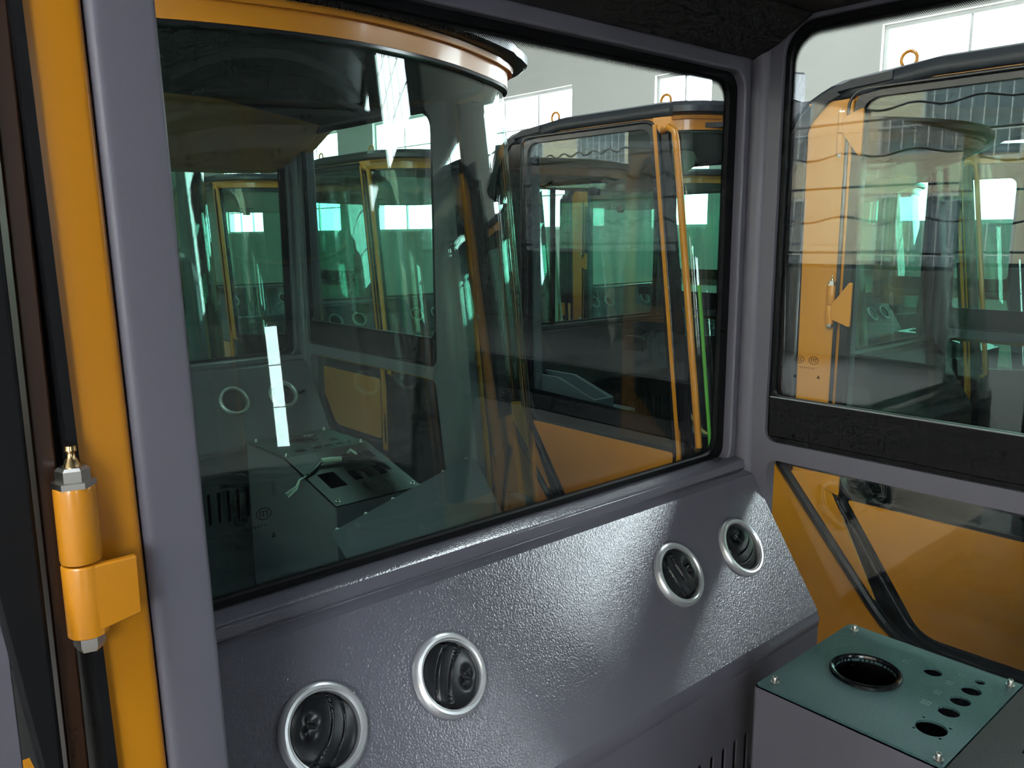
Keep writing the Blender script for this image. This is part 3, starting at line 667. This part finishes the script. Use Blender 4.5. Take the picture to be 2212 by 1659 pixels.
def win_frame(n, r, to3, d, nv, nh, mat, wavy=False, bw=0.022):
    a, bb, c, e = r; b = MB(); f = 0.05
    b.plate([(a, c), (bb, c), (bb, e), (a, e)], [[(a+f, c+f), (bb-f, c+f), (bb-f, e-f), (a+f, e-f)]], to3, d-0.03, d+0.03)
    for k in range(1, nv): u = a+(bb-a)*k/nv; b.plate([(u-bw, c+f), (u+bw, c+f), (u+bw, e-f), (u-bw, e-f)], [], to3, d-0.02, d+0.02)
    for k in range(1, nh): v = c+(e-c)*k/nh; b.plate([(a+f, v-bw*0.7), (bb-f, v-bw*0.7), (bb-f, v+bw*0.7), (a+f, v+bw*0.7)], [], to3, d-0.012, d+0.012)
    o = struct(b.build('window_%d' % n, mat, None, smooth=False), 'steel framed hall window')
    if wavy:   # security bars bent in waves
        w_ = MB(); rows = wavy
        for k in range(rows):
            v = c+(e-c)*(k+0.5)/rows; m = 60
            w_.tube([to3(a+(bb-a)*t/m, v+(0.035*math.sin(t*PI/3.0) if k % 2 else 0.0), d+0.09) for t in range(m+1)], 0.016, 6)
        w_.build('security_bars', BARM, o)
    return o
n = 5
for r in LONG_WINS: win_frame(n, r, YZ, X1+0.10, max(2, round((r[1]-r[0])/0.93)), 4, FRAMEM, 0, 0.016); n += 1
for i, r in enumerate(YARD_WINS): win_frame(n, r, YZ, X0-0.12, 1 if i != 2 else 3, 1, BARM, 8, 0.05); n += 1
for r in BACK_WINS: win_frame(n, r, XZ, Y0-0.12, 1, 3, FRAMEM, 0, 0.012); n += 1

# building across the yard, seen mirrored in the side glass
ab = root('apartment_block', (-12.5, 6.0, -1.45), 'cream tiled building with barred windows across the yard, mirrored in the side glass', 'building')
fh = []
for k in range(9):
    for z in (-0.9, 1.35): fh.append((-4+3.1*k, -2.2+3.1*k, z, z+1.55))
b = MB(); b.plate([(-8, -1.45), (26, -1.45), (26, 4.4), (-8, 4.4)], [[(a, c), (bb, c), (bb, d), (a, d)] for a, bb, c, d in fh], YZ, -12.8, -12.5); b.build('facade', FACADE, ab, smooth=False)
for a, bb, c, d in fh[:16]:
    f = MB(); f.plate([(a, c), (bb, c), (bb, d), (a, d)], [[(a+0.05, c+0.05), (bb-0.05, c+0.05), (bb-0.05, d-0.05), (a+0.05, d-0.05)]], YZ, -12.62, -12.50)
    for k in range(1, 8): u = a+(bb-a)*k/8; f.tube([(-12.46, u, c), (-12.46, u, d)], 0.012, 6)
    f.tube([(-12.46, a, c+0.5), (-12.46, bb, c+0.5)], 0.014, 6)
    wf = f.build('window_frame', FRAMEM, ab, smooth=False)
    g = MB(); g.box(-12.60, -12.58, a+0.05, bb-0.05, c+0.05, d-0.05); g.build('pane', PANED, wf, smooth=False)
b = MB(); b.box(-12.5, -7.25, -12, 26, -1.56, -1.46); struct(b.build('floor', YARDM, None, smooth=False), 'concrete yard outside')

# ------------------------------------------------------------------ own cab (the room the picture is taken in)
cab('own', 0.0, 0.0, None, own=True)
D = root('dashboard', (0.725, 0.72, -1.45), 'grey textured sloping dashboard with four round vents under the windscreen', 'dashboard')
dashboard(D, 0, 0, True)
K = root('control_console', (1.06, 0.30, -1.45), 'grey side console with a dark screwed plate, green light in its colour, full of round holes', 'console')
console(K, 0, 0, True)

def frit_ring(name, out, inn, to3, d, label):
    n = len(out); V = [to3(*p, d) for p in out]+[to3(*p, d) for p in inn]
    me = bpy.data.meshes.new(name); me.from_pydata([(v[0], v[1], v[2]+ZC) for v in V], [], [(i, (i+1) % n, n+(i+1) % n, n+i) for i in range(n)])
    uv = me.uv_layers.new(name='UVMap'); L_ = [0.0]
    for i in range(n): L_.append(L_[-1]+math.dist(out[i], out[(i+1) % n]))
    for i, p in enumerate(me.polygons):
        for li, c in zip(p.loop_indices, ((L_[i], 0), (L_[i+1], 0), (L_[i+1], 1), (L_[i], 1))): uv.data[li].uv = c
    me.materials.append(FRIT); o = bpy.data.objects.new(name, me); C.objects.link(o); return struct(o, label)
frit_ring('trim_20', rrect(0.230, 1.2140, -0.386, 0.2560, 0.034, 8), rrect(0.243, 1.2020, -0.375, 0.2340, 0.024, 8), XZ, 0.8318, 'dotted black border of the windscreen')
frit_ring('trim_21', rrect(0.045, 0.7490, -0.2790, 0.3230, (0.015, 0.049, 0.049, 0.022), 8), rrect(0.058, 0.7350, -0.2715, 0.3010, (0.010, 0.038, 0.038, 0.018), 8), YZ, 1.2693, 'dotted black border of the side window')

# maker's stamps printed on the two panes: ovals with small letters, two arrows, a line of fine print
def stamp(parent, to3, cu, cv, sgn, name):
    b = MB()
    def st(pts, w=0.0005):
        for a, c in zip(pts[:-1], pts[1:]):
            a = Vector(a); c = Vector(c); d = (c-a).normalized(); q = Vector((-d.y, d.x))*w*0.5
            P = [a-q, c-q, c+q, a+q]; b.hexa([to3(cu+sgn*p.x, cv+p.y, 0.0) for p in P]+[to3(cu+sgn*p.x, cv+p.y, 0.0003) for p in P])
    for ox_ in (0.0, 0.026):
        st([(ox_+0.0085*math.cos(2*PI*k/20), 0.0065*math.sin(2*PI*k/20)) for k in range(21)], 0.0007)
    for k in range(3): st([(-0.004+0.004*k+0.0018*math.cos(a), 0.003*math.sin(a)) for a in [math.radians(50+26*j) for j in range(11)]], 0.0008)
    for k in range(3): st([(0.0215+0.004*k, -0.003), (0.0215+0.004*k, 0.003), (0.024+0.004*k, 0.003)], 0.0009)
    for k in range(7): st([(0.001+0.004*k, -0.013), (0.003+0.004*k, -0.013), (0.003+0.004*k, -0.015)], 0.0005)
    for u, v in ((-0.006, -0.030), (0.036, -0.027)): st([(u-0.002, v-0.002), (u, v+0.0025), (u+0.002, v-0.002), (u-0.002, v-0.002)], 0.0011)
    b.build(name, RUB, parent, smooth=False)
stamp(bpy.data.objects['window_1'], lambda u, v, d: (u, 0.8320-d, v), 0.344, -0.300, 1, 'glass_stamp')
stamp(bpy.data.objects['window_2'], lambda u, v, d: (1.2695-d, u, v), 0.706, -0.206, -1, 'glass_stamp')

# open door of the own cab, swung outwards at the left
DO = root('cab_door', (0.128, 0.590, -1.45), 'open cab door at the left edge, black seal and grey inner frame on a yellow hinge', 'door')
def leaf(x0, x1, y0, y1, name, mat, bev=0.003, z0=-1.05, z1=0.34):
    b = MB(); b.box(x0, x1, y0, y1, z0, z1); return b.build(name, mat, DO, bevel=bev)
b = MB(); b.plate(rrect(-0.52, 0.087, -1.05, 0.34, 0.03), [rrect(-0.47, 0.055, -0.36, 0.31, 0.05)], XZ, 0.612, 0.632); b.build('door_frame', GREYS, DO, bevel=0.003)
b = MB(); b.plate([(0.110, -1.0), (0.106, 0.345), (-0.02, 0.345), (0.045, 0.10), (0.099, -0.40), (0.104, -1.0)], [], XZ, 0.592, 0.611); b.build('door_seal', RUB, DO, bevel=0.003)
b = MB(); b.box(0.1125, 0.1260, 0.603, 0.640, -1.05, 0.345); b.build('door_edge', SHADED_YEL, DO, bevel=0.002)
b = MB(); b.plate([(0.128+0.002, 0.594), (0.1365, 0.594), (0.1365, 0.60), (0.128, 0.73), (0.1265, 0.73)], [], lambda u, v, d: (LEAN(u, d), v, d), -1.30, 0.36); struct(b.build('trim_22', RUB, None), 'black weather strip along the door post')
b = MB(); b.box(-0.47, 0.060, 0.640, 0.645, -0.37, 0.32); b.build('door_glass', G_OWN, DO, smooth=False)
hinge(DO, 0, 0, -0.214, 0.588)

# ------------------------------------------------------------------ the other cabs
cab('loader_cab', 0.06, 1.757, 'cab straight ahead, its curved rear window filling most of the windscreen', group=None, wires=True)
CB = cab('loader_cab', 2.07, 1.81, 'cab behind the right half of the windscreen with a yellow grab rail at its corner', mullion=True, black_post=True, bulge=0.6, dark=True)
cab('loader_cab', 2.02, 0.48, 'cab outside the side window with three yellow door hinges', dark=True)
# left console of the cab with the grab rail: grey folded box with an open top tray, and a low box beside it
tc_ = CB
cx0, cx1, cyb, cym, cyf, cz0, cz1 = 2.295, 2.405, 2.53, 2.32, 2.115, -0.560, -0.624
def tray(inset, dz):
    i_ = inset
    return [(cx0+i_, cyf+i_, cz1+dz), (cx1-i_, cyf+i_, cz1+dz), (cx1-i_, cym, cz0+dz), (cx1-i_, cyb-i_, cz0+dz), (cx0+i_, cyb-i_, cz0+dz), (cx0+i_, cym, cz0+dz)]
b = MB(); o_ = tray(0, 0); i_ = tray(0.016, 0); d_ = tray(0.016, -0.20); g_ = [(x, y, -1.40) for x, y, z in o_]
b.add(o_+i_+d_+g_, [(k, (k+1) % 6, 6+(k+1) % 6, 6+k) for k in range(6)]+[(6+k, 6+(k+1) % 6, 12+(k+1) % 6, 12+k) for k in range(6)]+[(k, (k+1) % 6, 18+(k+1) % 6, 18+k) for k in range(6)])
tb_ = b.build('tray_console', GREYS, tc_, bevel=0.0015)
b = MB(); b.add(d_, [(0, 1, 2, 5), (2, 3, 4, 5)]); b.v = b.v; b.add([(x, y, z-0.004) for x, y, z in d_], [(5, 2, 1, 0), (5, 4, 3, 2)]); b.build('tray_floor', VOID, tb_)
b = MB(); b.box(2.407, 2.56, 2.135, 2.54, -1.40, -0.695); b.box(2.30, 2.56, 2.545, 2.56, -1.40, -0.485); b.build('side_box', GREYS, tc_, bevel=0.002)
b = MB(); b.plate([(1.775, 0.02), (1.812, 0.02), (1.745, -0.53), (1.708, -0.54)], [], YZ, 2.295, 2.305); b.build('pillar_cover', GREYS, CB, bevel=0.002)
hs = MB(); hs.tube([(2.22, 1.597, -0.16), (2.22, 1.588, -0.235), (2.22, 1.532, -0.677), (2.22, 1.50, -1.0), (2.22, 1.48, -1.445)], 0.006, 8)
gh = hs.build('green_hose', GRN, None); tag(gh, 'thin bright green hose running down beside the yellow grab rail', 'hose')
far = cab('loader_cab', 0.12, 3.75, 'second cab ahead, seen through the rear window of the nearest one', glassm=G_FAR, detail=False)
spots = [(2.15, 3.75, 'cab beyond the one with the grab rail, seen through its windows'),
         (4.25, 1.70, 'cab in the third column beside the one with the grab rail'),
         (4.20, 0.05, 'cab in the third column seen through the side window'),
         (4.30, 3.60, 'cab in the third column one row further ahead'),
         (0.2, 5.75, 'third cab ahead, green through many panes'),
         (2.2, 5.75, 'cab in the far row behind the second column'),
         (-2.0, 3.70, 'cab far to the left behind the door post'),
         (-2.0, 5.75, 'cab in the far row at the left edge'),
         (6.4, 3.50, 'cab near the long wall under the first bright window'),
         (6.4, 0.4, 'cab near the long wall under the wide bright window')]
for (ox, oy, lab) in spots:
    c = copy_tree(far); c.location = (0.725+ox, 0.2+oy, 0.0); c['label'] = lab

# lid of the nearest cab's console, unscrewed and left propped on its edge
L = root('console_lid', (1.08, 1.64, -0.78), 'loose dark metal lid edged with screws, propped inside the cab straight ahead', 'metal panel')
A_ = Vector((0.862, 1.592, -0.655)); B_ = Vector((1.292, 1.615, -0.558)); D_ = Vector((0.10, -0.10, -0.195))
e1 = (B_-A_); l1 = e1.length; e1.normalize(); l2 = D_.length; e2 = (D_ - e1*D_.dot(e1)).normalized(); nn_ = e1.cross(e2)
LP = lambda u, v, d: tuple(A_+e1*u+e2*v+nn_*d)
b = MB(); b.plate(roundpoly([(0, 0), (l1, 0), (l1, l2), (0.02, l2)], [0.01, 0.02, 0.05, 0.06]), [circ(0.05, 0.11, 0.008, 14), circ(0.11, 0.15, 0.008, 14)], LP, -0.0015, 0.0015); b.build('lid_sheet', GREYS, L, smooth=False)
for k in range(6):
    u = 0.02+(l1-0.04)*k/5
    q = MB(); q.lathe([(0.0001, 0), (0.0055, 0), (0.0055, 0.0015), (0.0036, 0.0015), (0.0036, 0.0075), (0.0001, 0.008)], LP(u, 0.004, 0.0015), tuple(-e2*0.7+nn_*0.7), 14); q.build('screw', ZINC, L)

# ------------------------------------------------------------------ bits seen on and beyond the cabs
wl = root('work_lamp', (2.99, 1.765, 0.46), 'square work lamp on the rear roof corner of the cab behind the side window', 'lamp')
b = MB(); b.plate(roundpoly([(2.925, 0.500), (3.060, 0.492), (3.060, 0.612), (2.925, 0.600)], 0.012), [], XZ, 1.745, 1.785); b.build('housing', BLKM, wl, bevel=0.006)
b = MB(); b.plate(roundpoly([(2.965, 0.506), (3.055, 0.500), (3.055, 0.604), (2.965, 0.596)], 0.010), [], XZ, 1.739, 1.744); b.build('lens', LENS, wl)
b = MB(); b.tube([(2.975, 1.765, 0.50), (2.975, 1.765, 0.455)], 0.010, 8); b.tube([(2.90, 1.765, 0.53), (2.93, 1.765, 0.48), (2.975, 1.765, 0.47)], 0.004, 6); b.build('bracket', STEEL, wl)
